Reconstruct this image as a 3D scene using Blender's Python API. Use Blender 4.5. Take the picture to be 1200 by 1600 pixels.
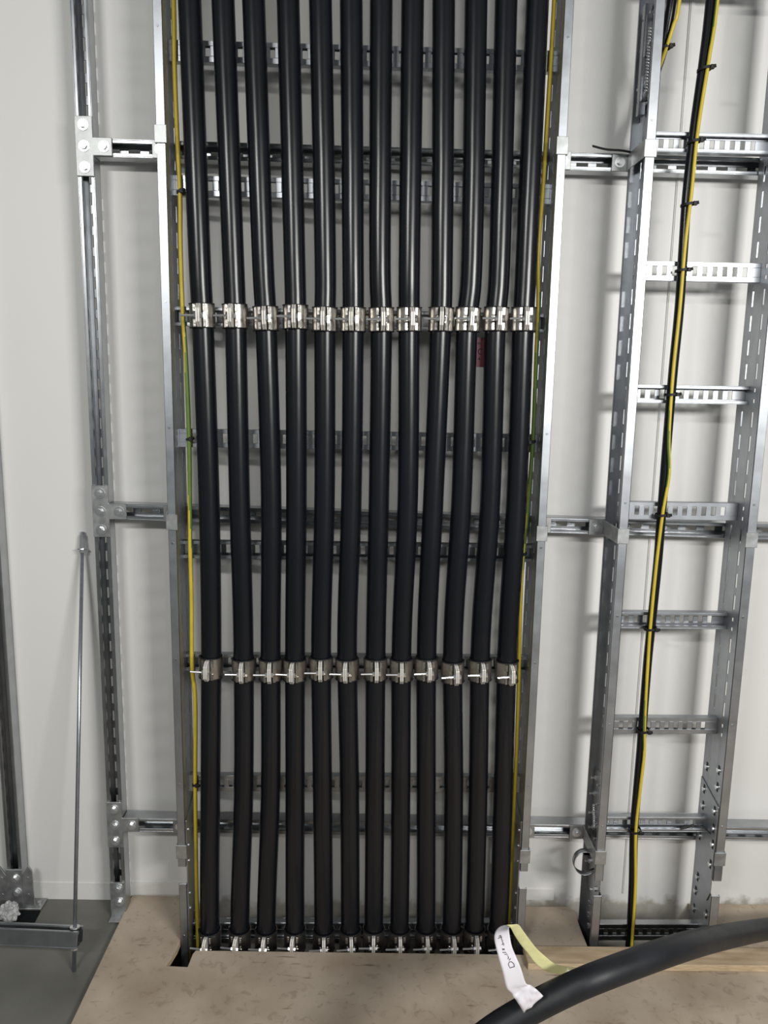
import bpy, bmesh, math, random
from mathutils import Vector, Matrix, noise
random.seed(7)
for o in list(bpy.data.objects): bpy.data.objects.remove(o)
S = bpy.context.scene
COL = S.collection
PI = math.pi

# ------------------------------------------------------------------ camera
# metres; back wall is the plane Y=-0.05, the room lies towards -Y, floor boards at Z~0.04
cd = bpy.data.cameras.new('camera'); cam = bpy.data.objects.new('camera', cd); COL.objects.link(cam)
right = Vector((0.999592, -0.022684, 0.017357))
down = Vector((0.013329, -0.166996, -0.985867))
fwd = Vector((0.025262, 0.985697, -0.166625))
m = Matrix.Identity(4)
for i in range(3):
    m[i][0] = right[i]; m[i][1] = -down[i]; m[i][2] = -fwd[i]
m[0][3], m[1][3], m[2][3] = 0.0, -2.09, 1.53
cam.matrix_world = m
cd.sensor_fit = 'HORIZONTAL'; cd.sensor_width = 36; cd.lens = 36; cd.clip_start = 0.02
S.camera = cam

# ------------------------------------------------------------------ light
w = bpy.data.worlds.new('world'); S.world = w; w.use_nodes = True
bg = w.node_tree.nodes['Background']; bg.inputs[0].default_value = (0.90, 0.97, 1.0, 1); bg.inputs[1].default_value = 0.14

def area(name, loc, target, sx, sy, power, col):
    l = bpy.data.lights.new(name, 'AREA'); l.shape = 'RECTANGLE'; l.size = sx; l.size_y = sy
    l.energy = power; l.color = col
    o = bpy.data.objects.new(name, l); COL.objects.link(o); o.location = loc
    d = Vector(target) - Vector(loc)
    o.rotation_euler = d.to_track_quat('-Z', 'Y').to_euler()
    return o
area('lamp_left', (-1.15, -3.0, 2.60), (-0.3, 0, 0.5), 0.70, 0.12, 38, (1.0, 0.99, 0.965))
area('lamp_right', (1.60, -3.0, 2.10), (0.5, 0, 0.1), 1.10, 0.30, 88, (1.0, 0.99, 0.965))

S.view_settings.view_transform = 'Standard'; S.view_settings.look = 'None'
S.view_settings.gamma = 1; S.view_settings.use_curve_mapping = False
S.view_settings.exposure = 0.0

# ------------------------------------------------------------------ materials
def mat(name, col, rough=0.5, metal=0.0, var=0.0, scale=30.0, bump=0.0, bscale=60.0, stretch=(1, 1, 1), col2=None, spec=0.5, rvar=0.0):
    mt = bpy.data.materials.new(name); mt.use_nodes = True
    nt = mt.node_tree; b = nt.nodes['Principled BSDF']
    b.inputs['Roughness'].default_value = rough; b.inputs['Metallic'].default_value = metal
    b.inputs['Specular IOR Level'].default_value = spec
    tc = nt.nodes.new('ShaderNodeTexCoord'); mp = nt.nodes.new('ShaderNodeMapping')
    mp.inputs['Scale'].default_value = stretch
    nt.links.new(tc.outputs['Object'], mp.inputs['Vector'])
    n = nt.nodes.new('ShaderNodeTexNoise'); n.inputs['Scale'].default_value = scale; n.inputs['Detail'].default_value = 5
    nt.links.new(mp.outputs[0], n.inputs['Vector'])
    r = nt.nodes.new('ShaderNodeValToRGB')
    r.color_ramp.elements[0].position = 0.3; r.color_ramp.elements[1].position = 0.7
    c2 = col2 if col2 else tuple(min(1, c * (1 + var)) for c in col)
    c1 = col if col2 else tuple(c * (1 - var) for c in col)
    r.color_ramp.elements[0].color = (*c1, 1); r.color_ramp.elements[1].color = (*c2, 1)
    nt.links.new(n.outputs['Fac'], r.inputs['Fac']); nt.links.new(r.outputs['Color'], b.inputs['Base Color'])
    if rvar:
        mr = nt.nodes.new('ShaderNodeMapRange'); mr.inputs['To Min'].default_value = rough - rvar; mr.inputs['To Max'].default_value = rough + rvar
        nt.links.new(n.outputs['Fac'], mr.inputs['Value']); nt.links.new(mr.outputs[0], b.inputs['Roughness'])
    if bump:
        n2 = nt.nodes.new('ShaderNodeTexNoise'); n2.inputs['Scale'].default_value = bscale; n2.inputs['Detail'].default_value = 3
        nt.links.new(mp.outputs[0], n2.inputs['Vector'])
        bp = nt.nodes.new('ShaderNodeBump'); bp.inputs['Strength'].default_value = bump; bp.inputs['Distance'].default_value = 0.01
        nt.links.new(n2.outputs['Fac'], bp.inputs['Height']); nt.links.new(bp.outputs[0], b.inputs['Normal'])
    return mt

M = {}
M['galv'] = mat('galvanised_steel', (0.41, 0.43, 0.455), 0.40, 0.97, 0.10, 25, 0, rvar=0.05)
M['strut'] = mat('strut_steel', (0.42, 0.435, 0.45), 0.32, 1.0, 0.10, 25, 0, rvar=0.05)
M['stainless'] = mat('stainless_steel', (0.50, 0.475, 0.44), 0.30, 1.0, 0.12, 60, 0.06, 200, rvar=0.08)
M['sheath_dusty'] = mat('dusty_sheath', (0.0075, 0.0085, 0.011), 0.5, 0, 0.35, 14, 0.2, 9.0, (1, 1, 1), spec=0.4, rvar=0.12)
M['spine'] = mat('spine_steel', (0.64, 0.615, 0.57), 0.42, 0.25, 0.12, 60)
M['zinc'] = mat('bright_zinc', (0.72, 0.73, 0.74), 0.28, 0.9, 0.08, 80)
M['plate'] = mat('plate_zinc', (0.40, 0.41, 0.41), 0.46, 0.85, 0.25, 40, rvar=0.08)
M['rubber'] = mat('black_sheath', (0.0055, 0.0062, 0.0085), 0.27, 0, 0.25, 6, 0.30, 6.0, (1, 1, 0.5), spec=0.42, rvar=0.05)
M['liner'] = mat('liner_rubber', (0.006, 0.006, 0.007), 0.6, 0, 0.2, 60)
M['tie'] = mat('tie_nylon', (0.005, 0.005, 0.005), 0.6, 0, 0.2, 60)
M['yellow'] = mat('earth_yellow', (0.56, 0.42, 0.035), 0.45, 0, 0.08, 30)
M['green'] = mat('earth_green', (0.12, 0.20, 0.035), 0.45, 0, 0.1, 30)
M['paper'] = mat('label_paper', (0.66, 0.635, 0.675), 0.5, 0, 0.04, 40, 0.05, 60)
M['paper_back'] = mat('label_back', (0.62, 0.60, 0.30), 0.25, 0, 0.10, 40, 0.3, 45, spec=0.6)
M['ink'] = mat('ink', (0.012, 0.012, 0.018), 0.6, 0, 0.1, 60)
M['wrap'] = mat('plastic_wrap', (0.42, 0.42, 0.42), 0.3, 0, 0.3, 30, 0.12, 50)
M['mat'] = mat('black_floor_sheet', (0.006, 0.007, 0.008), 0.8, 0, 0.2, 60, spec=0.15)  # near-black, dull; colours the flat piece under the wrap
M['red'] = mat('red_tape', (0.085, 0.004, 0.009), 0.5, 0, 0.15, 60)
M['baseboard'] = mat('baseboard_paint', (0.675, 0.67, 0.645), 0.55, 0, 0.05, 12)
M['rod'] = mat('zinc_rod', (0.42, 0.44, 0.50), 0.32, 0.9, 0.1, 60)
M['cut_wood'] = mat('cut_wood_edge', (0.50, 0.38, 0.24), 0.7, 0, 0.25, 30, 0.1, 90, (1, 1, 9))

def wall_material():
    mt = bpy.data.materials.new('wall_paint'); mt.use_nodes = True; nt = mt.node_tree; b = nt.nodes['Principled BSDF']
    b.inputs['Roughness'].default_value = 0.5; b.inputs['Specular IOR Level'].default_value = 0.35
    N = nt.nodes.new; L = nt.links.new
    tc = N('ShaderNodeTexCoord'); n = N('ShaderNodeTexNoise'); n.inputs['Scale'].default_value = 1.3; n.inputs['Detail'].default_value = 6
    L(tc.outputs['Object'], n.inputs['Vector'])
    r = N('ShaderNodeValToRGB'); r.color_ramp.elements[0].color = (0.655, 0.65, 0.625, 1); r.color_ramp.elements[1].color = (0.725, 0.72, 0.70, 1)
    L(n.outputs['Fac'], r.inputs['Fac'])
    # bare, dirty plaster where the paint stops just above the floor opening
    sx = N('ShaderNodeSeparateXYZ'); L(tc.outputs['Object'], sx.inputs[0])
    n2 = N('ShaderNodeTexNoise'); n2.inputs['Scale'].default_value = 28; n2.inputs['Detail'].default_value = 5; L(tc.outputs['Object'], n2.inputs['Vector'])
    a = N('ShaderNodeMath'); a.operation = 'MULTIPLY_ADD'; a.inputs[1].default_value = 0.10; L(n2.outputs['Fac'], a.inputs[0]); L(sx.outputs['Z'], a.inputs[2])
    mr = N('ShaderNodeMapRange'); mr.inputs['From Min'].default_value = 0.060; mr.inputs['From Max'].default_value = 0.088; L(a.outputs[0], mr.inputs['Value'])
    d = N('ShaderNodeValToRGB'); d.color_ramp.elements[0].color = (0.27, 0.255, 0.225, 1); d.color_ramp.elements[1].color = (0.56, 0.53, 0.47, 1); L(n2.outputs['Fac'], d.inputs['Fac'])
    mx = N('ShaderNodeMix'); mx.data_type = 'RGBA'; L(mr.outputs[0], mx.inputs['Factor']); L(d.outputs['Color'], mx.inputs['A']); L(r.outputs['Color'], mx.inputs['B'])
    L(mx.outputs['Result'], b.inputs['Base Color'])
    return mt
M['wall'] = wall_material()

def board_material():
    mt = bpy.data.materials.new('chipboard'); mt.use_nodes = True; nt = mt.node_tree; b = nt.nodes['Principled BSDF']
    b.inputs['Roughness'].default_value = 0.6; b.inputs['Specular IOR Level'].default_value = 0.3
    N = nt.nodes.new; L = nt.links.new
    tc = N('ShaderNodeTexCoord')
    n = N('ShaderNodeTexNoise'); n.inputs['Scale'].default_value = 5; n.inputs['Detail'].default_value = 8; L(tc.outputs['Object'], n.inputs['Vector'])
    r = N('ShaderNodeValToRGB'); r.color_ramp.elements[0].position = 0.3; r.color_ramp.elements[1].position = 0.72
    r.color_ramp.elements[0].color = (0.300, 0.235, 0.170, 1); r.color_ramp.elements[1].color = (0.51, 0.43, 0.34, 1)
    L(n.outputs['Fac'], r.inputs['Fac'])
    # dark scuffs: thin bands of distorted noise
    n3 = N('ShaderNodeTexNoise'); n3.inputs['Scale'].default_value = 40; n3.inputs['Detail'].default_value = 6; n3.inputs['Distortion'].default_value = 0.9; L(tc.outputs['Object'], n3.inputs['Vector'])
    r3 = N('ShaderNodeValToRGB'); e = r3.color_ramp.elements; e[0].position = 0.33; e[0].color = (0.42, 0.38, 0.34, 1); e[1].position = 0.43; e[1].color = (1, 1, 1, 1); L(n3.outputs['Fac'], r3.inputs['Fac'])
    mp = N('ShaderNodeMapping'); mp.inputs['Scale'].default_value = (9, 60, 9); mp.inputs['Rotation'].default_value = (0, 0, 0.6); L(tc.outputs['Object'], mp.inputs['Vector'])
    n4 = N('ShaderNodeTexNoise'); n4.inputs['Scale'].default_value = 1; n4.inputs['Detail'].default_value = 3; L(mp.outputs[0], n4.inputs['Vector'])
    r4 = N('ShaderNodeValToRGB'); e = r4.color_ramp.elements; e[0].position = 0.25; e[0].color = (0.4, 0.35, 0.3, 1); e[1].position = 0.31; e[1].color = (1, 1, 1, 1); L(n4.outputs['Fac'], r4.inputs['Fac'])
    m1 = N('ShaderNodeMix'); m1.data_type = 'RGBA'; m1.blend_type = 'MULTIPLY'; m1.inputs['Factor'].default_value = 0.32; L(r.outputs['Color'], m1.inputs['A']); L(r3.outputs['Color'], m1.inputs['B'])
    m2 = N('ShaderNodeMix'); m2.data_type = 'RGBA'; m2.blend_type = 'MULTIPLY'; m2.inputs['Factor'].default_value = 0.8; L(m1.outputs['Result'], m2.inputs['A']); L(r4.outputs['Color'], m2.inputs['B'])
    L(m2.outputs['Result'], b.inputs['Base Color'])
    return mt
M['board'] = board_material()
M['plank'] = mat('plank_wood', (0.33, 0.235, 0.14), 0.65, 0, 0, 7, 0.08, 60, (1.2, 7, 1), col2=(0.56, 0.43, 0.29))
M['slab'] = mat('concrete_slab', (0.105, 0.104, 0.090), 0.42, 0, 0, 4.5, 0.03, 60, col2=(0.165, 0.163, 0.143), spec=0.4)

# ------------------------------------------------------------------ mesh helpers
class MB:
    def __init__(s): s.v = []; s.f = []; s.m = []
    def add(s, vs, fs, mi=0):
        k = len(s.v); s.v += [tuple(p) for p in vs]
        for f in fs: s.f.append([i + k for i in f]); s.m.append(mi)
    def box(s, x0, x1, y0, y1, z0, z1, mi=0):
        x0, x1 = min(x0, x1), max(x0, x1); y0, y1 = min(y0, y1), max(y0, y1); z0, z1 = min(z0, z1), max(z0, z1)
        s.add([(x0, y0, z0), (x1, y0, z0), (x1, y1, z0), (x0, y1, z0), (x0, y0, z1), (x1, y0, z1), (x1, y1, z1), (x0, y1, z1)],
              [(3, 2, 1, 0), (4, 5, 6, 7), (0, 1, 5, 4), (1, 2, 6, 5), (2, 3, 7, 6), (3, 0, 4, 7)], mi)
    def cyl(s, p0, p1, r, n=10, r1=None, mi=0, phase=0.0):
        p0 = Vector(p0); p1 = Vector(p1); d = (p1 - p0).normalized()
        a = d.orthogonal().normalized(); b = d.cross(a); r1 = r if r1 is None else r1
        vs = [p0 + r * (math.cos(t) * a + math.sin(t) * b) for t in [2 * PI * i / n + phase for i in range(n)]]
        vs += [p1 + r1 * (math.cos(t) * a + math.sin(t) * b) for t in [2 * PI * i / n + phase for i in range(n)]]
        fs = [(i, (i + 1) % n, n + (i + 1) % n, n + i) for i in range(n)] + [tuple(range(n))[::-1], tuple(range(n, 2 * n))]
        s.add(vs, fs, mi)
    def tube(s, path, r, n=12, twist=None, cap=True):
        # twist: (metres per turn, share of the second colour) -> stripes by face material
        P = [Vector(p) for p in path]; k = len(s.v); a = None; L = 0
        for i, p in enumerate(P):
            d = (P[min(i + 1, len(P) - 1)] - P[max(i - 1, 0)]).normalized()
            if a is None: a = (Vector((1, 0, 0)) - d * d.x).normalized() if abs(d.x) < .9 else d.orthogonal().normalized()
            a = (a - d * a.dot(d)).normalized(); b = d.cross(a)
            rr = r(i / (len(P) - 1)) if callable(r) else r
            for j in range(n):
                t = 2 * PI * j / n; s.v.append(tuple(p + rr * (math.cos(t) * a + math.sin(t) * b)))
        for i in range(len(P) - 1):
            L += (P[i + 1] - P[i]).length
            for j in range(n):
                s.f.append([k + i * n + j, k + i * n + (j + 1) % n, k + (i + 1) * n + (j + 1) % n, k + (i + 1) * n + j])
                mi = 0
                if twist:
                    ph = ((j + .5) / n + twist(L)) % 1.0
                    mi = 1 if ph < 0.42 else 0
                s.m.append(mi)
        if cap:
            s.f.append([k + j for j in range(n)][::-1]); s.m.append(0)
            e = k + (len(P) - 1) * n; s.f.append([e + j for j in range(n)]); s.m.append(0)
    def prism(s, poly, axis, a0, a1, mi=0):
        # poly: 2-D points in the two other axes (in x,y,z order), extruded along axis
        n = len(poly); vs = []
        for a in (a0, a1):
            for p in poly:
                q = list(p); q.insert(axis, a); vs.append(q)
        s.add(vs, [tuple(range(n))[::-1], tuple(range(n, 2 * n))] + [(i, (i + 1) % n, n + (i + 1) % n, n + i) for i in range(n)], mi)
    def perf(s, na, n0, n1, ua, u0, u1, va, v0, v1, cols, slots):
        # perforated plate: full-length strips between the slot columns + bridges between the slots
        def bx(ua0, ua1, va0, va1):
            if ua1 - ua0 < 1e-5 or va1 - va0 < 1e-5: return
            lo = [0, 0, 0]; hi = [0, 0, 0]
            lo[na], hi[na] = n0, n1; lo[ua], hi[ua] = ua0, ua1; lo[va], hi[va] = va0, va1
            s.box(lo[0], hi[0], lo[1], hi[1], lo[2], hi[2])
        c = u0
        for (a, b) in sorted(cols):
            bx(c, a, v0, v1); q = v0
            for (p0, p1) in slots:
                if p0 <= v0 or p1 >= v1: continue
                bx(a, b, q, p0); q = p1
            bx(a, b, q, v1); c = b
        bx(c, u1, v0, v1)
    def build(s, name, mats, parent=None, origin=(0, 0, 0), smooth=False, bevel=0, fix=True):
        me = bpy.data.meshes.new(name)
        me.from_pydata([(v[0] - origin[0], v[1] - origin[1], v[2] - origin[2]) for v in s.v], [], s.f)
        if not isinstance(mats, (list, tuple)): mats = [mats]
        for q in mats: me.materials.append(q)
        if len(mats) > 1: me.polygons.foreach_set('material_index', s.m)
        if fix:
            bm = bmesh.new(); bm.from_mesh(me); bmesh.ops.recalc_face_normals(bm, faces=bm.faces); bm.to_mesh(me); bm.free()
        if smooth:
            me.polygons.foreach_set('use_smooth', [len(p.vertices) <= 4 for p in me.polygons])
        me.update()
        o = bpy.data.objects.new(name, me); COL.objects.link(o)
        if parent: o.parent = parent
        else: o.location = origin
        if bevel:
            b = o.modifiers.new('bevel', 'BEVEL'); b.width = bevel; b.segments = 1; b.limit_method = 'ANGLE'
        return o

def tag(o, label, cat, group=None):
    o['label'] = label; o['category'] = cat
    if group: o['group'] = group
    return o
def thing(name, loc, label, cat, group=None):
    o = bpy.data.objects.new(name, None); COL.objects.link(o); o.location = loc; o.empty_display_size = 0.05
    return tag(o, label, cat, group)
def struct(o): o['kind'] = 'structure'; return o
def copy_tree(o, parent=None):
    c = o.copy(); COL.objects.link(c)
    if parent: c.parent = parent
    for ch in list(o.children): copy_tree(ch, c)
    return c
def spline(pts, step=0.012):
    P = [Vector(p) for p in pts]; out = []
    for i in range(len(P) - 1):
        p0 = P[i - 1] if i else P[i] * 2 - P[i + 1]; p1 = P[i]; p2 = P[i + 1]
        p3 = P[i + 2] if i + 2 < len(P) else P[i + 1] * 2 - P[i]
        n = max(1, int((p2 - p1).length / step))
        for k in range(n):
            t = k / n
            out.append(0.5 * ((2 * p1) + (p2 - p0) * t + (2 * p0 - 5 * p1 + 4 * p2 - p3) * t * t + (3 * p1 - p0 - 3 * p2 + p3) * t ** 3))
    out.append(P[-1]); return out

# ------------------------------------------------------------------ the setting
WY = -0.05                       # painted face of the wall
FT = 0.0145                      # the floor falls slightly to the right
def zb(x): return 0.0353 - FT * x    # top of the floor boards
BD = 0.018                       # board thickness
def zs(x): return zb(x) - BD     # top of the concrete
def lay(o, x, z):                # lay a piece on the sloping floor
    o.location.z = z; o.rotation_euler = (0, math.atan(FT), 0); return o
b = MB(); b.box(-3.2, 3.2, WY, 0.12, -0.80, 3.3); struct(b.build('wall_back', M['wall']))
b = MB()
b.box(-3.2, 3.2, -4.5, -0.36, -0.7, 0)              # slab in front of the cable pit
b.box(-3.2, -0.60, -0.36, WY, -0.7, 0)              # slab left of the pit
b.box(-0.60, 3.2, -0.36, WY, -0.7, -0.60)           # bottom of the pit
struct(lay(b.build('floor', M['slab']), 0, zs(0)))
b = MB(); b.box(-3.2, -0.665, WY - 0.003, WY, 0, 0.052); b.box(-0.665, -0.52, WY - 0.003, WY, BD, 0.058); b.box(0.44, 0.574, WY - 0.006, WY, BD + .003, 0.052)
struct(lay(b.build('baseboard_back', M['baseboard']), 0, zs(0)))
b = MB(); b.box(0.7775, 0.7895, WY - 0.0035, WY, 0.052, 3.3); b.box(0.7800, 0.7870, WY - 0.0060, WY - 0.0035, 0.052, 3.3)
struct(b.build('trim_1', M['baseboard']))

# ------------------------------------------------------------------ floor boards
def board(name, poly, label, mt, h=BD, base=0.0):
    bb = MB(); bb.prism(poly, 2, 0, h)
    for i, f in enumerate(bb.f):
        bb.m[i] = 0 if i < 2 else 1
    x, y = poly[0]
    o = bb.build(name, [mt, M['cut_wood']], None, (x, y, 0), bevel=0.0012)
    lay(o, x, zs(x) + base)
    return tag(o, label, 'plank' if base else 'board')
board('floor_board', [(-0.662, WY - .006), (-0.478, WY - .006), (-0.480, -0.145), (-0.478, -0.21), (-0.481, -0.265), (-0.488, -0.302), (-0.496, -0.327), (-0.439, -0.330), (-0.436, -0.285),
                      (-0.431, -0.272), (-0.42, -0.272), (0.0, -0.2725), (0.418, -0.273), (0.45, -0.2745), (2.2, -0.2745), (2.2, -1.78), (-0.675, -1.78), (-0.668, -0.511)],
      'large scuffed chipboard sheet on the floor with a notched opening under the black cables', M['board'])
board('floor_board', [(0.452, WY - .03), (0.605, WY - .03), (0.625, -0.095), (0.622, -0.17), (0.622, -0.2735), (0.452, -0.2735)],
      'small chipboard piece on the floor between the wide ladder and the narrow ladder', M['board'])
board('floor_board', [(0.978, WY - .008), (2.2, WY - .008), (2.2, -0.2735), (0.978, -0.2735)],
      'chipboard piece on the floor against the wall, right of the narrow ladder', M['board'])
board('floor_plank', [(0.440, -0.3285), (1.95, -0.3225), (1.95, -0.257), (0.440, -0.263)], 'narrow raw wood plank lying across the boards in front of the narrow ladder', M['plank'], 0.018, BD + .0003)

# ------------------------------------------------------------------ strut channel
STF = -0.122       # front face of the wall struts
SW = 0.0413
def strut_mesh(name, L):
    # along local X from 0 to L, mouth to local -Y (front face y=0, back y=+SW), centred on Z
    h = SW / 2; t = 0.0025; s = MB()
    slots = [(0.02 + 0.05 * k, 0.048 + 0.05 * k) for k in range(int(L / 0.05))]
    s.perf(1, SW - t, SW, 2, -h, h, 0, 0, L, [(-0.007, 0.007)], slots)
    for q in (-1, 1):
        s.box(0, L, 0, SW - t, q * h, q * (h - t))
        s.box(0, L, 0, t, q * (h - t), q * (h - 0.0095))
        s.box(0, L, t, 0.008, q * (h - 0.0095 + t), q * (h - 0.0095))
    return s
def strut(L, loc, rot, label):
    o = strut_mesh('s', L).build('strut_channel', M['strut'], None, bevel=0.0008)
    o.location = loc; o.rotation_euler = rot
    return tag(o, label, 'strut')
VX = -0.6785
strut(2.9, (VX, STF, zs(VX) + .001), (0, -PI / 2, 0), 'tall vertical steel strut channel between the leaning rod and the wide ladder')
XF = -0.9775; FLF = -0.0925
strut(2.9, (XF, FLF, zs(XF) + 0.005), (0, -PI / 2, 0), 'vertical steel strut channel at the far left edge, on a bolted post base')
rows = [(2.0705, 2.066, 'upper'), (1.189, 1.166, 'middle'), (0.309, 0.293, 'lowest')]
X0 = VX + SW / 2 + 0.001; X1 = 1.75
for z0, z1, nm in rows:
    zz = lambda x: z0 + (z1 - z0) * (x - X0) / 1.25
    ang = math.atan2(z1 - z0, 1.25)
    strut(X1 - X0, (X0, STF, z0), (0, -ang, 0), '%s of the three horizontal steel strut channels running behind both ladders' % nm)
# channel held up off the floor on the leaning rod
pb = Vector((-0.7285, -0.329, zs(-0.7285) + .001)); pt = Vector((-0.752, WY - 0.009, 1.122)); RD = (pt - pb).normalized()
LEAN = math.atan2(pt.y - pb.y, pt.z - pb.z)
def rodpt(z): return pb + RD * ((z - pb.z) / RD.z)
ms = rodpt(0.131)
Rm = Matrix.Rotation(-0.05, 3, 'Z') @ Matrix.Rotation(0.012, 3, 'Y') @ Matrix.Rotation(-PI / 2 - LEAN, 3, 'X')
o = strut(0.95, tuple(ms - Rm @ Vector((0.95 - 0.016, 0, 0))), (0, 0, 0), 'steel strut channel carried low above the floor by the threaded rod, slot up')
o.rotation_euler = Rm.to_euler()

# hexagon bolt on a plate facing -Y: washer is a sub-part
def hexbolt(parent, org, p, r=0.0078, wr=0.0130, h=0.006, wash=True):
    x, y, z = p
    bb = MB(); bb.cyl((x, y, z), (x, y - h - 0.002, z), r, 6, phase=random.random()); bb.cyl((x, y - h - 0.002, z), (x, y - h - 0.003, z), r * 0.72, 12)
    bo = bb.build('bolt', M['zinc'], parent, org)
    if wash:
        bb = MB(); bb.cyl((x, y, z), (x, y - 0.0022, z), wr, 18); bb.build('washer', M['zinc'], bo, org)
    return bo
PF = STF - 0.0005
for (z, nm) in ((2.0715, 'upper'), (1.190, 'middle'), (0.3115, 'lowest')):
    org = (VX, PF, z)
    t = thing('tee_plate', org, 'flat tee-shaped joining plate with four bolts on the %s strut crossing' % nm, 'bracket')
    bb = MB(); h = 0.0675; a = 0.0208; e = VX + 0.0655
    bb.prism([(VX - a, z - h), (VX + a, z - h), (VX + a, z - 0.0205), (e, z - 0.0205), (e, z + 0.0205), (VX + a, z + 0.0205), (VX + a, z + h), (VX - a, z + h)], 1, PF, PF - 0.005)
    bb.build('plate', M['plate'], t, org, bevel=0.001)
    for (dx, dz) in ((0, 0.0475), (0, 0), (0, -0.0475), (0.047, 0)): hexbolt(t, org, (VX + dx, PF - 0.005, z + dz))
# foot bracket of the vertical strut
SZ = zs(VX); org = (VX, PF, SZ)
t = thing('foot_bracket', org, 'small angled foot bracket bolted at the bottom of the tall vertical strut', 'bracket')
bb = MB(); bb.box(VX - .0206, VX + .0206, PF, PF - .005, SZ + .001, 0.135); bb.box(VX - .0206, VX + .0206, PF - .005, PF - .030, SZ + .001, SZ + .006)
bb.cyl((VX - .002, PF - .019, SZ + .006), (VX - .002, PF - .019, SZ + .0066), 0.005, 14); bb.build('angle_plate', M['plate'], t, org, bevel=0.001)
hexbolt(t, org, (VX + .003, PF - .005, 0.119)); hexbolt(t, org, (VX + .004, PF - .005, 0.077))
# post base of the far-left strut
SF = zs(XF); PG = FLF - .0005; org = (XF, PG, SF)
t = thing('post_base', org, 'welded steel post base with side wings under the far left strut', 'bracket')
bb = MB(); bb.box(XF - .022, XF + .022, PG, PG - .005, SF + .006, 0.155); bb.build('front_plate', M['plate'], t, org, bevel=.001)
for s in (-1, 1):
    bb = MB(); x = XF + s * .0225
    bb.prism([(x, SF + .006), (x + s * .030, SF + .006), (x + s * .028, 0.150), (x + s * .018, 0.166), (x, 0.136)], 1, PG + .001, PG - .004)
    for zz in (0.075, 0.128): bb.cyl((x + s * .014, PG - .004, zz), (x + s * .014, PG - .0048, zz), .005, 12)
    bb.build('wing', M['plate'], t, org, bevel=.001)
bb = MB(); bb.box(XF - .072, XF + .072, WY - .006, PG - .010, SF + .001, SF + .005); bb.build('base_plate', M['plate'], t, org, bevel=.001)
hexbolt(t, org, (XF + .004, PG - .005, 0.128), .0085); hexbolt(t, org, (XF + .007, PG - .005, 0.085), .0085)
bb = MB(); bb.cyl((XF + .060, PG + .010, SF + .005), (XF + .060, PG + .010, SF + .013), .006, 6); bb.build('bolt', M['zinc'], t, org)

# ------------------------------------------------------------------ cable ladders
RF = -0.184    # front plane of the rungs
FL = -0.240    # front plane of the rails
RB = -0.124    # back plane of the rails
T = 0.002
def rail(parent, org, X, side, z0, z1, rung_zs, top_cut=0, fw=0.0205, slotless=()):
    # C-rail: web at X, both flanges turned outwards (side -1 = left rail)
    s = MB(); P = 0.0586; slots = []; holes = []
    zs = sorted(rung_zs)
    cand = []
    for a, c in zip(zs[:-1], zs[1:]):
        n = 4; p = (c - a) / 5.0
        for k in range(n): cand.append(a + p * (k + 1))
    k0 = 1
    while zs[0] - P * k0 > z0 and k0 < 9:
        cand.append(zs[0] - P * k0); k0 += 1
    k0 = 1
    while zs[-1] + P * k0 < z1:
        cand.append(zs[-1] + P * k0); k0 += 1
    for c in cand: slots.append((c - 0.0185, c + 0.0185))
    for c in zs:
        for d in (-0.013, 0.013): slots.append((c + d - 0.0045, c + d + 0.0045))
    slots = [q for q in sorted(slots) if q[0] > z0 + .006 and q[1] < z1 - .006 and not any(a < (q[0] + q[1]) / 2 < c for a, c in slotless)]
    s.perf(0, X, X + side * T, 1, FL, RB, 2, z0, z1, [(-0.213, -0.205), (-0.160, -0.152)], slots)
    for y0, y1 in ((FL, FL + T), (RB - T, RB)):
        s.box(X, X + side * fw, y0, y1, z0, z1)
    s.box(X + side * (fw - .0015), X + side * fw, FL, FL + .007, z0, z1)
    s.box(X + side * (fw - .0015), X + side * fw, RB, RB - .007, z0, z1)
    o = s.build('rail', M['galv'], parent, org, bevel=0.0006)
    dz = MB()
    for c in zs:
        if z0 < c + 0.04 < z1: dz.cyl((X + side * .011, FL - .0001, c + 0.028), (X + side * .011, FL - .0012, c + 0.028), .0030, 10)
    if dz.v: dz.build('rivets', M['strut'], o, org)['kind'] = 'stuff'
    return o
def rung(parent, org, xa, xb, z, closed, hgt=0.045, pitch=0.0245, mname='galv'):
    s = MB(); L = xb - xa; n = int((L - 0.03) / pitch); st = xa + (L - n * pitch) / 2
    slots = [(st + pitch * (k + .5) - .0055, st + pitch * (k + .5) + .0055) for k in range(n)]
    h = hgt / 2; yb = RF + 0.021
    if closed:
        s.perf(1, RF, RF + T, 2, z - h, z + h, 0, xa, xb, [(z - .010, z + .012)], slots)
        s.box(xa, xb, RF + T, yb, z - h, z - h + T); s.box(xa, xb, RF + T, yb, z + h - T, z + h)
        s.box(xa, xb, yb - T, yb, z - h + T, z - h + .008); s.box(xa, xb, yb - T, yb, z + h - T, z + h - .008)
    else:
        s.perf(1, yb - T, yb, 2, z - h, z + h, 0, xa, xb, [(z - .011, z + .011)], slots)
        for q in (-1, 1):
            s.box(xa, xb, RF, yb - T, z + q * h, z + q * (h - T))
            s.box(xa, xb, RF, RF + T, z + q * (h - T), z + q * (h - .0085))
            s.box(xa, xb, RF + T, RF + .007, z + q * (h - .0085), z + q * (h - .0085 + T))
    return s.build('rung', M[mname], parent, org, bevel=0.0006)

def round_bolts(name, parent, org, pts, axis_dir, r=0.006, h=0.004, m='zinc'):
    for p in pts:
        bb = MB(); q = Vector(p); d = Vector(axis_dir)
        bb.cyl(q, q + d * h * .55, r, 12); bb.cyl(q + d * h * .55, q + d * h, r * .92, 12, r * .55)
        bb.build(name, M[m], parent, org)

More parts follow.
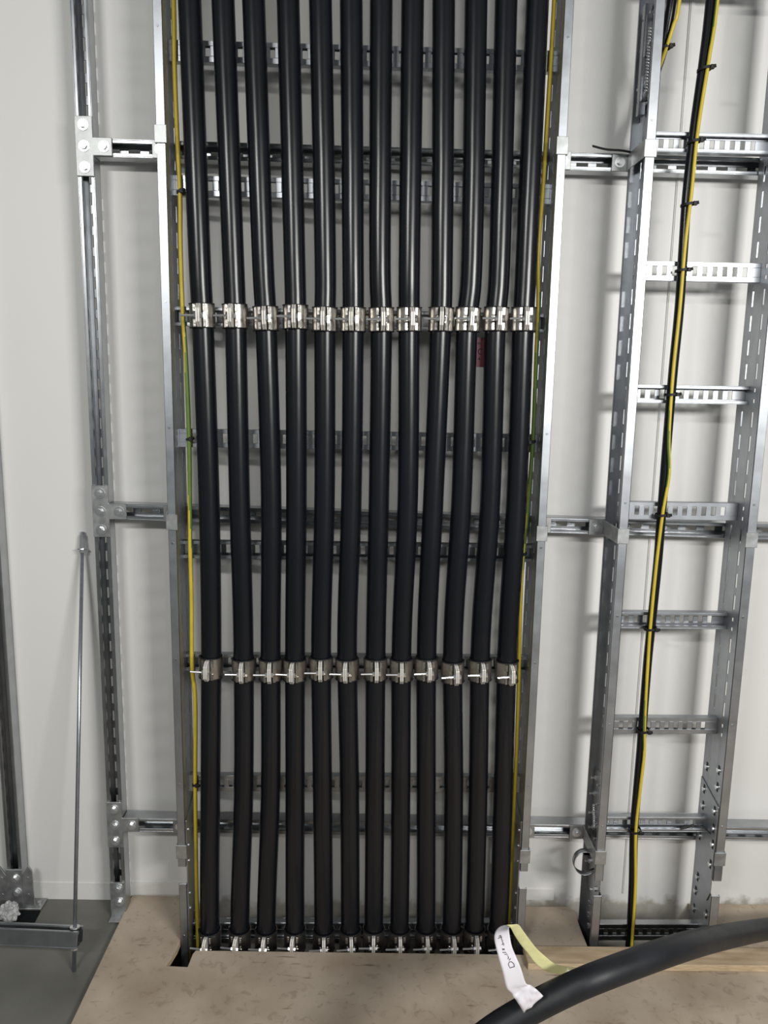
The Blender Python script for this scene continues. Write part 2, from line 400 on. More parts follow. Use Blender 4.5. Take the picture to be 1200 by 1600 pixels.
# --- wide ladder
WXL, WXR = -0.4575, 0.4270
zr = [2.265, 1.975, 1.678, 1.386, 1.105, 0.806, 0.468]
closed = [1, 1, 0, 1, 0, 0, 1]
org = (0, -0.18, 0.22)
wide = thing('cable_ladder', org, 'wide galvanised cable ladder that carries the row of thick black cables up the wall', 'cable ladder')
zz = [2.562] + zr; cc = [0] + closed
rail(wide, org, WXL, -1, 0.262, 2.75, zz, slotless=((.2, .44),)); rail(wide, org, WXR, 1, 0.250, 2.75, zz, slotless=((.2, .44),))
for z, c in zip(zz, cc): rung(wide, org, WXL, WXR, z, c)
rail(wide, org, WXL, -1, -0.40, 0.212, [0.030, -0.26]); rail(wide, org, WXR, 1, -0.40, 0.200, [0.030, -0.26])
rung(wide, org, WXL, WXR, 0.030, 0, .05)
for X, s in ((WXL, 1), (WXR, -1)):
    bb = MB(); x0 = X; x1 = X + s * .003
    bb.prism([(FL + .006, 0.07), (RB - .004, 0.10), (RB - .004, 0.42), (FL + .006, 0.39)], 0, x0, x1); bb.build('splice_plate', M['galv'], wide, org, bevel=.0006)
    round_bolts('bolt', wide, org, [(x1, y, z) for y in (-.222, -.150) for z in (0.13, 0.175, 0.27, 0.315, 0.36)], (s, 0, 0), .0042, .004)

# --- narrow ladder
NXL, NXR = 0.6515, 0.9495
zn = [2.098, 1.806, 1.513, 1.220, 0.931, 0.640, 0.353]
cn = [0, 1, 0, 1, 0, 1, 0]
org = (0.80, -0.18, 0.22)
nar = thing('cable_ladder', org, 'narrow galvanised cable ladder at the right, almost empty, with one thin cable', 'cable ladder')
zz = [2.462] + zn; cc = [1] + cn
rail(nar, org, NXL, -1, 0.222, 2.75, zz, fw=.0225, slotless=((.2, .60), (2.17, 2.42)))
rail(nar, org, NXR, 1, 0.222, 2.75, zz, fw=.0235, slotless=((.2, .60),))
for z, c in zip(zz, cc): rung(nar, org, NXL, NXR, z, c)
def low_rail(X, side, fw):
    s = MB()
    s.prism([(FL, -0.40), (RB, -0.40), (RB, 0.235), (FL, 0.178)], 0, X, X + side * T)
    s.box(X, X + side * fw, FL, FL + T, -0.40, 0.178); s.box(X, X + side * fw, RB - T, RB, -0.40, 0.235)
    s.box(X + side * (fw - .0015), X + side * fw, FL, FL + .007, -0.40, 0.178)
    return s.build('rail', M['galv'], nar, org, bevel=.0006)
low_rail(NXL, -1, .0225); low_rail(NXR, 1, .0235)
rung(nar, org, NXL, NXR, 0.024, 1, .05, mname='strut')
# joining plate inside the right rail: sloped top, tapered foot, bolts with dark slots
bb = MB(); x = NXR
bb.prism([(RB - .001, 0.465), (FL + .004, 0.435), (FL + .004, 0.185), (FL + .020, 0.150), (RB - .030, 0.158), (RB - .010, 0.215), (RB - .001, 0.290)], 0, x, x - .003)
bb.build('splice_plate', M['galv'], nar, org, bevel=.0006)
rp = [(y, z) for y, z in ((-.148, .505), (-.150, .440), (-.152, .392), (-.215, .530), (-.215, .482), (-.219, .415), (-.222, .366), (-.226, .322), (-.150, .300), (-.224, .262), (-.160, .180), (-.150, .130), (-.150, .075), (-.222, .110))]
for (y, z) in rp:
    xx = x - .003 if .16 < z < .46 else x
    bb = MB(); bb.box(xx, xx - .0006, y - .0045, y + .0045, z - .013, z + .013); bl = bb.build('bolt_slot', M['liner'], nar, org)
    bb = MB(); bb.cyl((xx, y, z), (xx - .005, y, z), .0062, 12); bb.build('bolt', M['zinc'], bl, org)
# joining plates and fixings on the outer face of the left rail
def outer_splice(z0, z1):
    bb = MB(); xo = NXL - T
    bb.prism([(RB - .012, z0), (FL + .010, z0 + .03), (FL + .010, z1), (RB - .012, z1 - .03)], 0, xo, xo - .003)
    return bb.build('splice_plate', M['strut'], nar, org, bevel=.0006)
outer_splice(0.13, 0.52); outer_splice(2.17, 2.40)
xo = NXL - T - .003
for z in (0.175, 0.225, 0.275, 0.325, 0.375, 0.425, 0.475, 2.19, 2.225, 2.30, 2.365):
    for y in (-0.150, -0.205):
        yy = y + random.uniform(-.006, .006); zq = z + random.uniform(-.008, .008)
        bb = MB(); bb.cyl((xo, yy, zq), (xo - .016, yy, zq), .0032, 8); bb.cyl((xo, yy, zq), (xo - .006, yy, zq), .0068, 6)
        bb.build('bolt', M['zinc'], nar, org)
for z in (0.05, 0.085, 0.12):
    bb = MB(); bb.cyl((NXL - T, -.19, z), (NXL - T - .015, -.19, z), .005, 8); bb.cyl((NXL - T - .009, -.19, z), (NXL - T - .015, -.19, z), .0075, 10)
    bb.build('bolt', M['zinc'], nar, org)
# coupling hinge with a twisted locking wire, upper left rail
bb = MB(); bb.box(xo, xo - .012, -0.175, -0.140, 2.285, 2.375); bb.box(xo, xo - .012, -0.175, -0.140, 2.19, 2.245)
bb.box(xo, xo - .016, -0.168, -0.150, 2.16, 2.40); bb.build('hinge', M['strut'], nar, org, bevel=.001)
bb = MB()
for ph in (0, PI):
    bb.tube([(xo - .010 + .0042 * math.cos(k * 1.05 + ph), -.199 + .0042 * math.sin(k * 1.05 + ph), 2.335 - k * .0022) for k in range(64)], .0022, 6)
bb.build('locking_wire', M['zinc'], nar, org, smooth=True)
bb = MB()
for ph in (0, PI):
    bb.tube([(xo - .010 + .0036 * math.cos(k * 1.05 + ph), -.172 - k * .0006 + .0036 * math.sin(k * 1.05 + ph), 0.405 - k * .0018) for k in range(32)], .002, 6)
bb.build('locking_wire', M['zinc'], nar, org, smooth=True)

# --- steel strap loop hanging off the narrow ladder
bb = MB(); pts = [(0.6445, -0.192, 0.222), (0.615, -0.192, 0.212), (0.594, -.192, 0.222), (0.5835, -.192, 0.243), (0.588, -.192, 0.266), (0.606, -.192, 0.280), (0.628, -.192, 0.277), (0.6445, -.192, 0.262)]
P = spline(pts, .004)
for i in range(len(P) - 1):
    p, q = P[i], P[i + 1]; d = (q - p).normalized(); nrm = Vector((d.z, 0, -d.x)) * .0009; e = Vector((0, .009, 0))
    vs = [p + nrm - e, p + nrm + e, p - nrm + e, p - nrm - e, q + nrm - e, q + nrm + e, q - nrm + e, q - nrm - e]
    bb.add(vs, [(0, 1, 5, 4), (1, 2, 6, 5), (2, 3, 7, 6), (3, 0, 4, 7)])
o = bb.build('strap_loop', M['strut'], None, (0.615, -.192, .212), smooth=True)
tag(o, 'curled steel strap loop sticking out left of the narrow ladder above the floor', 'strap')

# --- hold-down clips between struts and rails
def strut_z(i, x): z0, z1, _ = rows[i]; return z0 + (z1 - z0) * (x - X0) / 1.25
def clip(X, side, i, fw, label, tall=0.0385):
    z = strut_z(i, X); h = tall / 2
    xo = X + side * (fw + .0008); org = (xo, FL, z)
    t = thing('rail_clip', org, label, 'bracket')
    bb = MB(); bb.box(X - side * .003, xo + side * .003, FL - .0008, FL - .0038, z - h, z + h)       # hook over the flange
    bb.box(X - side * .003, X - side * .0006, FL - .0008, FL + .012, z - h, z + h) if False else None
    bb.build('hook', M['plate'], t, org, bevel=.0008)
    bb = MB(); bb.box(xo, xo + side * .003, FL - .0008, PF, z - h, z + h); bb.build('arm', M['plate'], t, org, bevel=.0008)
    bb = MB(); bb.box(xo + side * .003, xo + side * .040, PF, PF - .003, z - .0205, z + .0205); bb.build('foot', M['plate'], t, org, bevel=.0008)
    hexbolt(t, org, (xo + side * .021, PF - .003, z), .0075, .0125)
names = ('upper', 'middle', 'lowest')
for i in range(3):
    clip(WXL, -1, i, .0205, 'steel clip holding the left rail of the wide ladder to the %s strut' % names[i])
    clip(WXR, 1, i, .0205, 'steel clip holding the right rail of the wide ladder to the %s strut' % names[i])
    clip(NXL, -1, i, .0225, 'steel clip holding the left rail of the narrow ladder to the %s strut' % names[i])
    clip(NXR, 1, i, .0235, 'steel clip holding the right rail of the narrow ladder to the %s strut' % names[i])

# ------------------------------------------------------------------ the twelve thick cables
CR = 0.0255; CY = -0.2155
ORD = ['first', 'second', 'third', 'fourth', 'fifth', 'sixth', 'seventh', 'eighth', 'ninth', 'tenth', 'eleventh', 'twelfth']
ZK = [2.37, 1.821, 1.655, 1.245, 0.882, 0.477, 0.064]
CX = [[-0.402, -0.328, -0.261, -0.185, -0.113, -0.045, 0.022, 0.092, 0.161, 0.233, 0.301, 0.371],
      [-0.392, -0.315, -0.246, -0.172, -0.100, -0.035, 0.028, 0.097, 0.174, 0.244, 0.310, 0.373],
      [-0.388, -0.311, -0.239, -0.169, -0.100, -0.033, 0.034, 0.100, 0.175, 0.238, 0.306, 0.372],
      [-0.382, -0.307, -0.230, -0.168, -0.099, -0.033, 0.035, 0.106, 0.169, 0.239, 0.311, 0.376],
      [-0.384, -0.303, -0.234, -0.172, -0.106, -0.040, 0.033, 0.099, 0.163, 0.230, 0.301, 0.370],
      [-0.394, -0.307, -0.237, -0.173, -0.101, -0.030, 0.037, 0.105, 0.172, 0.245, 0.310, 0.376],
      [-0.404, -0.323, -0.252, -0.174, -0.096, -0.024, 0.040, 0.110, 0.182, 0.253, 0.315, 0.381]]
cable_paths = []
rnd = random.Random(3)
for c in range(12):
    pts = [(CX[0][c] + (CX[0][c] - CX[1][c]) * .7, CY + rnd.uniform(-.004, .004), 2.75)]
    for k, z in enumerate(ZK):
        dy = 0 if k in (2, 4, 6) else rnd.uniform(-0.006, 0.001)
        pts.append((CX[k][c], CY + dy - (.0014 if k in (2, 4, 6) else 0), z))
    pts.append((CX[6][c] * .985, CY + .004, -0.25)); pts.append((CX[6][c] * .97, CY + .01, -0.58))
    P = spline(pts, .02); cable_paths.append(P)
    bb = MB(); bb.tube(P, CR, 28)
    o = bb.build('power_cable', M['rubber'], None, (CX[6][c], CY, 0), smooth=True)
    if c == 0: lab = 'thick black power cable, the leftmost one in the wide ladder'
    elif c == 11: lab = 'thick black power cable, the rightmost one in the wide ladder'
    else: lab = 'thick black power cable, the %s from the left in the wide ladder' % ORD[c]
    tag(o, lab, 'cable', 'thick black cables in the wide ladder')
    if c == 10:
        og = (CX[6][c], CY, 0)
        bb = MB(); bb.box(0.2655, 0.289, -0.2015, -0.2005, 1.570, 1.640); fl = bb.build('tape_flag', M['red'], o, og)
        fl['label'] = 'dark red tape flag with black marking'
        bb = MB()
        ring = [(0.275 + .0055 * math.cos(t), -0.2021, 1.607 + .0062 * math.sin(t)) for t in [2 * PI * k / 14 for k in range(15)]]
        bb.tube(ring, .0011, 5); bb.box(.268, .274, -.2022, -.2014, 1.588, 1.5905); bb.box(.2715, .274, -.2022, -.2014, 1.588, 1.594)
        bb.box(.267, .275, -.2022, -.2014, 1.624, 1.629)
        bb.build('marking', M['ink'], fl, og)
def cable_x(c, z):
    P = cable_paths[c]
    for p, q in zip(P[:-1], P[1:]):
        if q.z <= z <= p.z:
            t = (p.z - z) / (p.z - q.z); return p.lerp(q, t)
    return P[-1]

# ------------------------------------------------------------------ cable clamps
def arc_band(bb, r0, r1, z0, z1, a0, a1, n):
    ring = []
    for k in range(n + 1):
        t = a0 + (a1 - a0) * k / n; c, s = math.cos(t), math.sin(t)
        ring.append([(r0 * c, r0 * s, z0), (r1 * c, r1 * s, z0), (r1 * c, r1 * s, z1), (r0 * c, r0 * s, z1)])
    vs = [p for q in ring for p in q]; fs = []
    for k in range(n):
        i = 4 * k; j = i + 4
        for e in range(4): fs.append((i + e, i + (e + 1) % 4, j + (e + 1) % 4, j + e))
    fs += [(3, 2, 1, 0), tuple(4 * n + e for e in range(4))]
    bb.add(vs, fs)
def make_clamp():
    t = thing('cable_clamp', (0, 0, 0), '', 'cable clamp')
    H = 0.0265; A = -PI / 2
    bb = MB(); arc_band(bb, CR + .0012, 0.0282, -H - .0015, H + .0015, 0, 2 * PI * .999, 36)
    for z in (-H - .0015, H): arc_band(bb, .0282, 0.0312, z, z + .0022, -PI * .96, -PI * .04, 24)
    bb.build('liner', M['liner'], t, smooth=True)
    for s in (-1, 1):
        bb = MB(); arc_band(bb, .0283, .0300, -H, H, A + s * .27, A + s * 2.9, 20)
        # flat cheek beside the spine, pressed out at top and bottom
        for z0, z1 in ((-H + .001, -.009), (.009, H - .001)):
            bb.box(s * .0085, s * .0150, -.0300, -.0335, z0, z1)
            bb.box(s * .0104, s * .0130, -.0335, -.0341, (z0 + z1) / 2 - .0022, (z0 + z1) / 2 + .0022)
        o = bb.build('collar', M['stainless'], t, bevel=.0004)
        # spine flange pointing at the viewer, ends chamfered
        bb = MB(); bb.prism([(-.0285, -H), (-.040, -H), (-.0525, -H + .011), (-.0525, H - .011), (-.040, H), (-.0285, H)], 0, s * .0004, s * .0046)
        bb.build('flange', M['spine'], t, bevel=.0006)
    bb = MB(); bb.cyl((-.0395, -.0445, -.001), (.0045, -.0445, -.001), .0026, 8); bb.cyl((.0040, -.0445, -.001), (.0100, -.0445, -.001), .0058, 6)
    bo = bb.build('bolt', M['zinc'], t)
    bb = MB(); bb.cyl((-.0042, -.0445, -.001), (-.0098, -.0445, -.001), .0060, 6); bb.build('nut', M['zinc'], t)
    bb = MB(); bb.box(-.014, .014, .0280, .0291, -.022, .022); bb.box(-.022, .022, .0284, .0291, -.012, .012); bb.build('foot', M['stainless'], t)
    return t
proto = make_clamp()
r1z = [1.676, 1.676, 1.672, 1.677, 1.673, 1.674, 1.675, 1.677, 1.678, 1.679, 1.681, 1.682]
r2z = [0.810, 0.805, 0.805, 0.805, 0.811, 0.808, 0.810, 0.808, 0.812, 0.804, 0.809, 0.805]
r3z = [0.036] * 12
first = True
for rz, nm in ((r1z, 'upper'), (r2z, 'middle'), (r3z, 'floor-level')):
    for c in range(12):
        t = proto if first else copy_tree(proto); first = False
        p = cable_x(c, rz[c]); z = rz[c] + (rnd.uniform(-.003, .003) if nm == 'floor-level' else 0)
        t.location = (p.x, p.y, z); d = cable_x(c, z + .02) - cable_x(c, z - .02)
        t.rotation_euler = (-d.y / d.z, d.x / d.z, rnd.uniform(-.10, .10) + (c - 5.5) * .012)
        where = 'leftmost' if c == 0 else 'rightmost' if c == 11 else ORD[c] + ' from the left'
        t['label'] = 'stainless cable clamp with cross bolt, %s in the %s row of clamps' % (where, nm)
        t['group'] = 'stainless clamps in the %s row' % nm

# ------------------------------------------------------------------ thin cables and ties
def lead(name, pts, Y, r, mats, label, cat, group=None, twist=None, n=12, top=2.75, bottom=-0.3, dy=None):
    P = [(p[0], Y if len(p) < 3 else p[2], p[1]) for p in pts]
    a, c = P[0], P[1]; k = (top - a[2]) / (a[2] - c[2])
    P = [(a[0] + (a[0] - c[0]) * min(k, 1.5) * .6, a[1], top)] + P
    e = P[-1]; P = P + [(e[0], e[1], (e[2] + bottom) / 2), (e[0], e[1] + .01, bottom)]
    bb = MB(); bb.tube(spline(P, .012), r, n, twist)
    o = bb.build(name, mats, None, (e[0], e[1], e[2]), smooth=True)
    return tag(o, label, cat, group)
eL = [(-0.443, 2.365), (-0.445, 2.232), (-0.4435, 2.097), (-0.440, 1.958), (-0.442, 1.844), (-0.441, 1.698), (-0.436, 1.578), (-0.433, 1.394), (-0.435, 1.235), (-0.437, 1.122), (-0.437, 0.972), (-0.440, 0.802), (-0.434, 0.697), (-0.440, 0.445), (-0.443, 0.144), (-0.443, 0.047)]
eR = [(0.414, 2.388), (0.413, 2.255), (0.411, 2.118), (0.409, 1.977), (0.406, 1.847), (0.412, 1.714), (0.413, 1.593), (0.415, 1.407), (0.411, 1.247), (0.404, 1.066), (0.404, 0.981), (0.410, 0.703), (0.413, 0.449), (0.415, 0.145), (0.414, 0.047)]
YG = [M['yellow'], M['green']]
lead('earth_cable', eL, -0.1905, 0.0056, YG, 'green-yellow earth cable along the left rail of the wide ladder', 'cable', None, lambda L: 0.44 - 0.48 * math.exp(-((L - 1.36) / .25) ** 2), 14)
lead('earth_cable', eR, -0.1905, 0.0052, YG, 'green-yellow earth cable along the right rail of the wide ladder', 'cable', None, lambda L: 0.42 - 0.44 * math.exp(-((L - 1.35) / .36) ** 2), 14)
nb = [(0.769, 2.398), (0.764, 2.264), (0.7555, 2.126), (0.750, 1.985), (0.751, 1.869), (0.753, 1.721), (0.750, 1.569), (0.749, 1.413), (0.749, 1.219), (0.749, 1.087), (0.745, 0.916), (0.743, 0.812), (0.743, 0.634), (0.743, 0.561), (0.742, 0.45), (0.742, 0.338), (0.750, 0.184), (0.754, 0.047)]
ny = [(0.778, 2.39), (0.770, 2.271), (0.7575, 2.121), (0.754, 1.981), (0.749, 1.866), (0.748, 1.719), (0.744, 1.568), (0.746, 1.414), (0.754, 1.319), (0.746, 1.222), (0.740, 1.09), (0.737, 0.922), (0.738, 0.818), (0.740, 0.713), (0.7425, 0.642), (0.747, 0.57), (0.7435, 0.46), (0.741, 0.348), (0.751, 0.196), (0.754, 0.06)]
NR = 0.0112
lead('power_cable', nb, RF - NR - .001, NR, M['rubber'], 'thin black cable running straight down the middle of the narrow ladder', 'cable', None, None, 16)
lead('earth_cable', ny, RF - 2 * NR - .0055, 0.0042, YG, 'slim yellow earth cable tied to the thin black cable of the narrow ladder', 'cable', None, lambda L: 0.47 + 0.27 * math.exp(-((L - 1.38) / .13) ** 2) + 0.25 * math.exp(-((L - 2.10) / .10) ** 2) + 0.22 * math.exp(-((L - .36) / .10) ** 2), 12)
# second pair, top right, going behind the left rail
up = [(0.700, -0.199, 2.75), (0.683, -0.198, 2.45), (0.679, -.188, 2.35), (0.676, -0.165, 2.29), (0.673, -0.12, 2.245), (0.662, -0.100, 2.19), (0.652, -0.102, 2.14), (0.650, -0.104, 2.105)]
bb = MB(); bb.tube(spline(up, .012), lambda t: .0112, 16); o = bb.build('power_cable', M['rubber'], None, up[-1], smooth=True)
tag(o, 'thin black cable slipping behind the left rail of the narrow ladder at the top', 'cable')
uy = [(0.712, -0.216, 2.75), (0.692, -0.214, 2.395), (0.685, -.207, 2.34), (0.6765, -0.186, 2.29), (0.671, -0.142, 2.235), (0.6685, -0.119, 2.18), (0.667, -0.119, 2.14), (0.667, -0.119, 2.105)]
bb = MB(); bb.tube(spline(uy, .012), .0042, 12, lambda L: 0.46 + 0.05 * math.sin(L * 3)); o = bb.build('earth_cable', YG, None, uy[-1], smooth=True)
tag(o, 'slim yellow earth cable slipping behind the narrow ladder rail at the top', 'cable')

def tie(p, rx, ry, label, head=0.0, tail=True):
    # p centre of the bundle, oval band in the XY plane
    x, y, z = p; bb = MB(); n = 20; ring = []
    for k in range(n):
        t = 2 * PI * k / n; c, s = math.cos(t), math.sin(t)
        ring.append((c, s))
    vs = []; fs = []
    for (c, s) in ring:
        for (dr, dz) in ((0, -.0030), (.0016, -.0030), (.0016, .0030), (0, .0030)):
            vs.append((x + (rx + dr) * c, y + (ry + dr) * s, z + dz + .004 * c * .6))
    for k in range(n):
        i = 4 * k; j = 4 * ((k + 1) % n)
        for e in range(4): fs.append((i + e, i + (e + 1) % 4, j + (e + 1) % 4, j + e))
    bb.add(vs, fs); org = (x, y, z)
    t = thing('cable_tie', org, label, 'cable tie', 'black nylon cable ties')
    bb.build('band', M['tie'], t, org)
    hx = x + math.cos(head) * (rx + .003); hy = y - math.sin(head) * (ry + .003)
    bb = MB(); bb.box(hx - .0045, hx + .0045, hy - .0045, hy + .003, z - .0048, z + .0048)
    if tail: bb.cyl((hx, hy, z), (hx + .008, hy - .004, z + .002), .0040, 8)
    bb.build('head', M['tie'], t, org, bevel=.0008)
    return t
RN = ['top', 'second', 'third', 'fourth', 'fifth', 'sixth', 'seventh']
def at(pts, z):
    for (x0, z0), (x1, z1) in zip(pts[:-1], pts[1:]):
        if z1 <= z <= z0: return x0 + (x1 - x0) * (z0 - z) / (z0 - z1)
for i, z in enumerate([2.094, 1.806, 1.513, 1.214, 0.916, 0.636, 0.348]):
    x = (at(nb, z) + at(ny, z)) / 2
    tie((x, RF - .0165, z), .0145, .0170, 'black tie round the thin cables at the narrow ladder, %s rung from the top' % ('first' if i == 0 else RN[i]), .9)
tie(((at(nb, 2.25) + at(ny, 2.25)) / 2, RF - .0165, 2.250), .0145, .0170, 'black tie round the thin cables, highest on the narrow ladder, above its first rung', .9)
tie(((at(nb, 1.955) + at(ny, 1.955)) / 2, RF - .0165, 1.955), .0145, .0170, 'black tie round the thin cables between first and second rungs of the narrow ladder', .9)
tie((0.6765, -0.180, 2.300), .0135, .0155, 'black cable tie on the cables that slip behind the narrow ladder rail', .9)
for z, nm in ((1.960, 'upper strut'), (1.385, 'middle strut')):
    tie((at(eL, z), -0.1905, z), .0064, .0064, 'black cable tie on the left earth cable just %s the %s' % ('below' if z > 1.9 else 'above', nm), .9)
tie((at(eL, 0.470), -0.1905, 0.470), .0064, .0064, 'black cable tie on the left earth cable above the lowest strut', .9)
for z, nm in ((1.39, 'above'), (1.105, 'below')):
    tie((at(eR, z), -0.1905, z), .0064, .0064, 'black cable tie on the right earth cable just %s the middle strut' % nm, PI * .75)

# loose tie ends
def strip(path, wv, name, label, cat, mt, th=.0008):
    P = spline(path, .006); bb = MB(); wv = Vector(wv)
    for p, q in zip(P[:-1], P[1:]):
        d = (q - p).normalized(); nn = d.cross(wv).normalized() * th
        bb.add([p - wv - nn, p + wv - nn, p + wv + nn, p - wv + nn, q - wv - nn, q + wv - nn, q + wv + nn, q - wv + nn],
               [(0, 1, 5, 4), (1, 2, 6, 5), (2, 3, 7, 6), (3, 0, 4, 7), (0, 3, 2, 1), (4, 5, 6, 7)])
    return tag(bb.build(name, mt, None, path[0]), label, cat)
strip([(0.625, -0.148, 2.083), (0.60, -0.149, 2.086), (0.565, -.151, 2.087), (0.531, -0.152, 2.0935)], (0, .001, .0025), 'tie_tail', 'thin dark cut tie end poking left from the upper clip of the narrow ladder', 'cable tie', M['tie'])
strip([(0.874, RF - .004, 0.345), (0.888, RF - .004, 0.348), (0.900, RF - .006, 0.353), (0.908, RF - .006, 0.354)], (0, .001, .0035), 'tie_tail', 'short black tie knot on the lowest rung in view, right of the thin cable', 'cable tie', M['tie'], .002)
strip([(0.918, RF - .003, 0.354), (0.934, RF - .012, 0.350), (0.950, RF - .026, 0.339), (0.958, RF - .036, 0.328)], (0, .001, .0022), 'tie_tail', 'long black cut tie end curling across the right rail of the narrow ladder', 'cable tie', M['tie'], .0015)

# ------------------------------------------------------------------ leaning threaded rod
org = tuple(pb)
t = thing('threaded_rod', org, 'tall zinc threaded rod leaning on the wall with a nut and washer at its top', 'rod')
bb = MB(); bb.cyl(pb, pt, .0049, 14); bb.build('shaft', M['rod'], t, org, smooth=True)
d = (pt - pb).normalized(); n0 = pt - d * .048
bb = MB(); bb.cyl(n0 + d * .003, n0 + d * .040, .0075, 6); bb.build('coupling_nut', M['zinc'], t, org)
bb = MB(); bb.cyl(n0, n0 + d * .003, .0125, 18); bb.build('washer', M['rod'], t, org)
bb = MB(); bb.cyl(n0 - d * .008, n0 - d * .001, .0085, 6); bb.build('nut', M['zinc'], t, org)
q = ms - RD * (SW + .0025)
bb = MB(); bb.cyl(q - d * .009, q - d * .001, .0085, 6); bb.build('nut', M['zinc'], t, org)
bb = MB(); bb.cyl(ms + d * .002, ms + d * .005, .0125, 16); bb.build('washer', M['zinc'], t, org)

# ------------------------------------------------------------------ crumpled wrap, flat black sheet
bm = bmesh.new(); bmesh.ops.create_icosphere(bm, subdivisions=5, radius=1)
for v in bm.verts:
    p = v.co.copy(); k = 0.95 + .20 * noise.noise(p * 1.3) + .42 * abs(noise.noise(p * 2.0 + Vector((3, 1, 7)))) - .20 * abs(noise.noise(p * 3.4))
    v.co = Vector((p.x * .027 * k, p.y * .024 * k, p.z * .027 * k + .027))
me = bpy.data.meshes.new('crumpled_wrap'); bm.to_mesh(me); bm.free(); me.materials.append(M['wrap'])
o = bpy.data.objects.new('crumpled_wrap', me); COL.objects.link(o); o.location = (-0.972, -0.150, zs(-0.97) + .004)
tag(o, 'crumpled ball of grey plastic wrap on the floor behind the low strut channel', 'plastic wrap')
bb = MB(); bb.prism([(-1.12, -0.106), (-0.905, -0.106), (-0.901, -0.175), (-1.12, -0.175)], 2, 0.0005, .003); o = lay(bb.build('black_floor_sheet', M['mat'], None, (-1.0, -.14, 0)), 0, zs(-1.0))  # thin flat black piece laid on the slab
tag(o, 'flat black sheet on the concrete beneath the crumpled wrap', 'mat')

# ------------------------------------------------------------------ loose cable in the foreground
lp = [(-0.25, -1.20, zb(-.25) + CR + .002), (-0.13, -1.12, 0.06), (0.02, -0.98, 0.20), (0.1606, -0.9148, 0.335), (0.2183, -0.9008, 0.3745), (0.2769, -0.8871, 0.4061), (0.372, -0.8722, 0.4481), (0.4559, -0.8591, 0.4750),
      (0.624, -0.7668, 0.4500), (0.8155, -0.5708, 0.3183), (1.0519, -0.3491, 0.1653), (1.2519, -0.235, 0.092), (1.45, -0.19, zb(1.45) + CR + .012), (1.75, -0.21, zb(1.75) + CR + .002)]
LP = spline(lp, .015)
bb = MB(); bb.tube(LP, CR, 28); o = bb.build('power_cable', M['sheath_dusty'], None, (0.4, -.86, .45), smooth=True)
tag(o, 'loose thick black cable arching across the lower right foreground above the boards', 'cable')

# paper label folded over, wrapped on that cable
LL = [(0.2907, -0.9163, 0.4453), (0.2789, -0.9176, 0.466), (0.2693, -0.9105, 0.4766), (0.2585, -0.9126, 0.4921), (0.2522, -0.9083, 0.517), (0.2469, -0.9002, 0.5337), (0.2429, -0.8877, 0.547), (0.2409, -0.876, 0.5561), (0.2433, -0.8651, 0.561), (0.252, -0.8503, 0.5597), (0.264, -0.8364, 0.5537), (0.2826, -0.823, 0.5457), (0.2965, -0.8144, 0.5387), (0.3075, -0.8076, 0.5209), (0.3228, -0.8019, 0.4966), (0.337, -0.8005, 0.4773), (0.3563, -0.7992, 0.458), (0.3755, -0.7973, 0.4418), (0.3984, -0.7986, 0.4374), (0.4149, -0.8039, 0.4391)]
LR = [(0.3239, -0.9121, 0.4754), (0.3114, -0.9143, 0.4901), (0.3005, -0.9083, 0.4941), (0.2919, -0.9119, 0.5015), (0.2833, -0.9075, 0.5263), (0.2759, -0.8996, 0.5416), (0.2702, -0.8876, 0.5519), (0.2682, -0.8756, 0.5626), (0.2684, -0.8648, 0.5667), (0.2713, -0.8507, 0.56), (0.2753, -0.8371, 0.5511), (0.2793, -0.8285, 0.5427), (0.2854, -0.821, 0.5279), (0.2939, -0.8141, 0.51), (0.3074, -0.8082, 0.4873), (0.3183, -0.8058, 0.4727), (0.3342, -0.805, 0.4502), (0.355, -0.8034, 0.4324), (0.381, -0.8051, 0.4265), (0.3975, -0.8107, 0.4258)]
org = (0.30, -0.86, 0.45)
t = thing('label_strip', org, 'folded white paper label strip with handwriting, yellowish back, stuck to the loose foreground cable', 'label')
A = spline(LL, .004); B = spline(LR, .004)
def resample(P, n):
    L = [0]
    for p, q in zip(P[:-1], P[1:]): L.append(L[-1] + (q - p).length)
    out = []; j = 0
    for k in range(n):
        s = L[-1] * k / (n - 1)
        while j < len(L) - 2 and L[j + 1] < s: j += 1
        u = (s - L[j]) / max(1e-9, L[j + 1] - L[j]); out.append(P[j].lerp(P[j + 1], min(1, u)))
    return out
def spl_rows(PL, n_per=6):
    out = []
    P = [Vector(p) for p in PL]
    for i in range(len(P) - 1):
        p0 = P[i - 1] if i else P[i] * 2 - P[i + 1]; p1 = P[i]; p2 = P[i + 1]; p3 = P[i + 2] if i + 2 < len(P) else P[i + 1] * 2 - P[i]
        for k in range(n_per):
            u = k / n_per
            out.append(0.5 * ((2 * p1) + (p2 - p0) * u + (2 * p0 - 5 * p1 + 4 * p2 - p3) * u * u + (3 * p1 - p0 - 3 * p2 + p3) * u ** 3))
    out.append(P[-1]); return out
A = spl_rows(LL); B = spl_rows(LR); NA = len(A); W = 8
def surf(i, v):
    p = A[i].lerp(B[i], v)
    if i < 20:  # crumpled stuck end
        k = (20 - i) / 20
        p = p + Vector((0, -1, .3)) * (.006 * k * noise.noise(Vector((i * .33, v * 4.0, 2.0))))
    return p
def normal(i, v):
    a = surf(max(0, i - 1), v); c = surf(min(NA - 1, i + 1), v); return (c - a).cross(B[i] - A[i]).normalized()
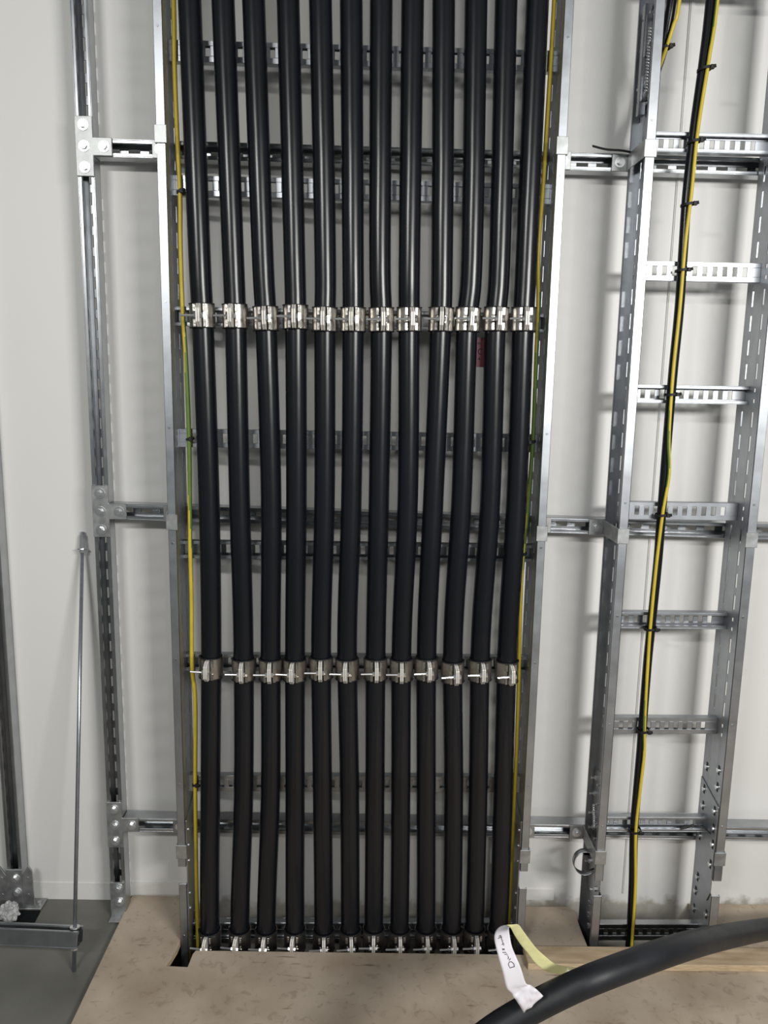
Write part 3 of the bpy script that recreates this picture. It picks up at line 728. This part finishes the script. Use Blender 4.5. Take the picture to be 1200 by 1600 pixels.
def sheet(i0, i1, off0, off1, name, mt):
    bb = MB(); vs = []; fs = []; n = i1 - i0 + 1
    for off in (off0, off1):
        for i in range(i0, i1 + 1):
            for k in range(W + 1): vs.append(surf(i, k / W) + normal(i, k / W) * off)
    q = n * (W + 1)
    for i in range(n - 1):
        for k in range(W):
            a = i * (W + 1) + k; fs.append((a, a + 1, a + W + 2, a + W + 1)); fs.append((q + a, q + a + W + 1, q + a + W + 2, q + a + 1))
    for i in range(n - 1):
        a = i * (W + 1); fs.append((a, a + W + 1, q + a + W + 1, q + a)); a += W; fs.append((a, q + a, q + a + W + 1, a + W + 1))
    for k in range(W):
        fs.append((k, q + k, q + k + 1, k + 1)); a = (n - 1) * (W + 1) + k; fs.append((a, a + 1, q + a + 1, q + a))
    bb.add(vs, fs); return bb.build(name, mt, t, org, smooth=True)
sgn = 1 if normal(30, .5).y < 0 else -1
face = sheet(0, 62, 0, sgn * .0006, 'paper_face', M['paper']); face['label'] = 'white front with black handwriting'
back = sheet(60, NA - 1, 0, sgn * .0006, 'adhesive_back', M['paper_back']); back['label'] = 'translucent yellowish back of the strip'
# handwriting: strokes in (along strip, across strip) coordinates
def ink_pt(s, v):
    i = max(0, min(NA - 1, s)); i0 = int(i); f = i - i0; i1 = min(NA - 1, i0 + 1)
    return (surf(i0, v) + normal(i0, v) * sgn * .0009).lerp(surf(i1, v) + normal(i1, v) * sgn * .0009, f)
strokes = [
    [(25.6, .70), (25.6, .44), (27.4, .42), (28.5, .52), (28.3, .64), (27.0, .72), (25.6, .70)],           # D
    [(29.3, .54), (30.0, .66)], [(30.0, .50), (31.0, .58), (31.4, .54)],                                    # r u
    [(32.8, .40), (31.8, .58), (33.6, .50), (33.8, .32)],                                                   # V
    [(34.8, .50), (35.8, .36)], [(35.0, .36), (35.7, .50)],                                                 # &
    [(37.3, .50), (38.4, .56), (37.9, .40), (39.0, .52), (39.8, .46)],
    [(39.8, .46), (40.4, .52), (41.0, .44), (41.8, .48), (42.6, .42)],
    [(42.4, .24), (42.9, .50), (43.4, .42), (44.2, .46), (43.8, .30)],
]
bb = MB()
for st in strokes: bb.tube([ink_pt(*p) for p in st], .00065, 5)
bb.build('handwriting', M['ink'], face, org)
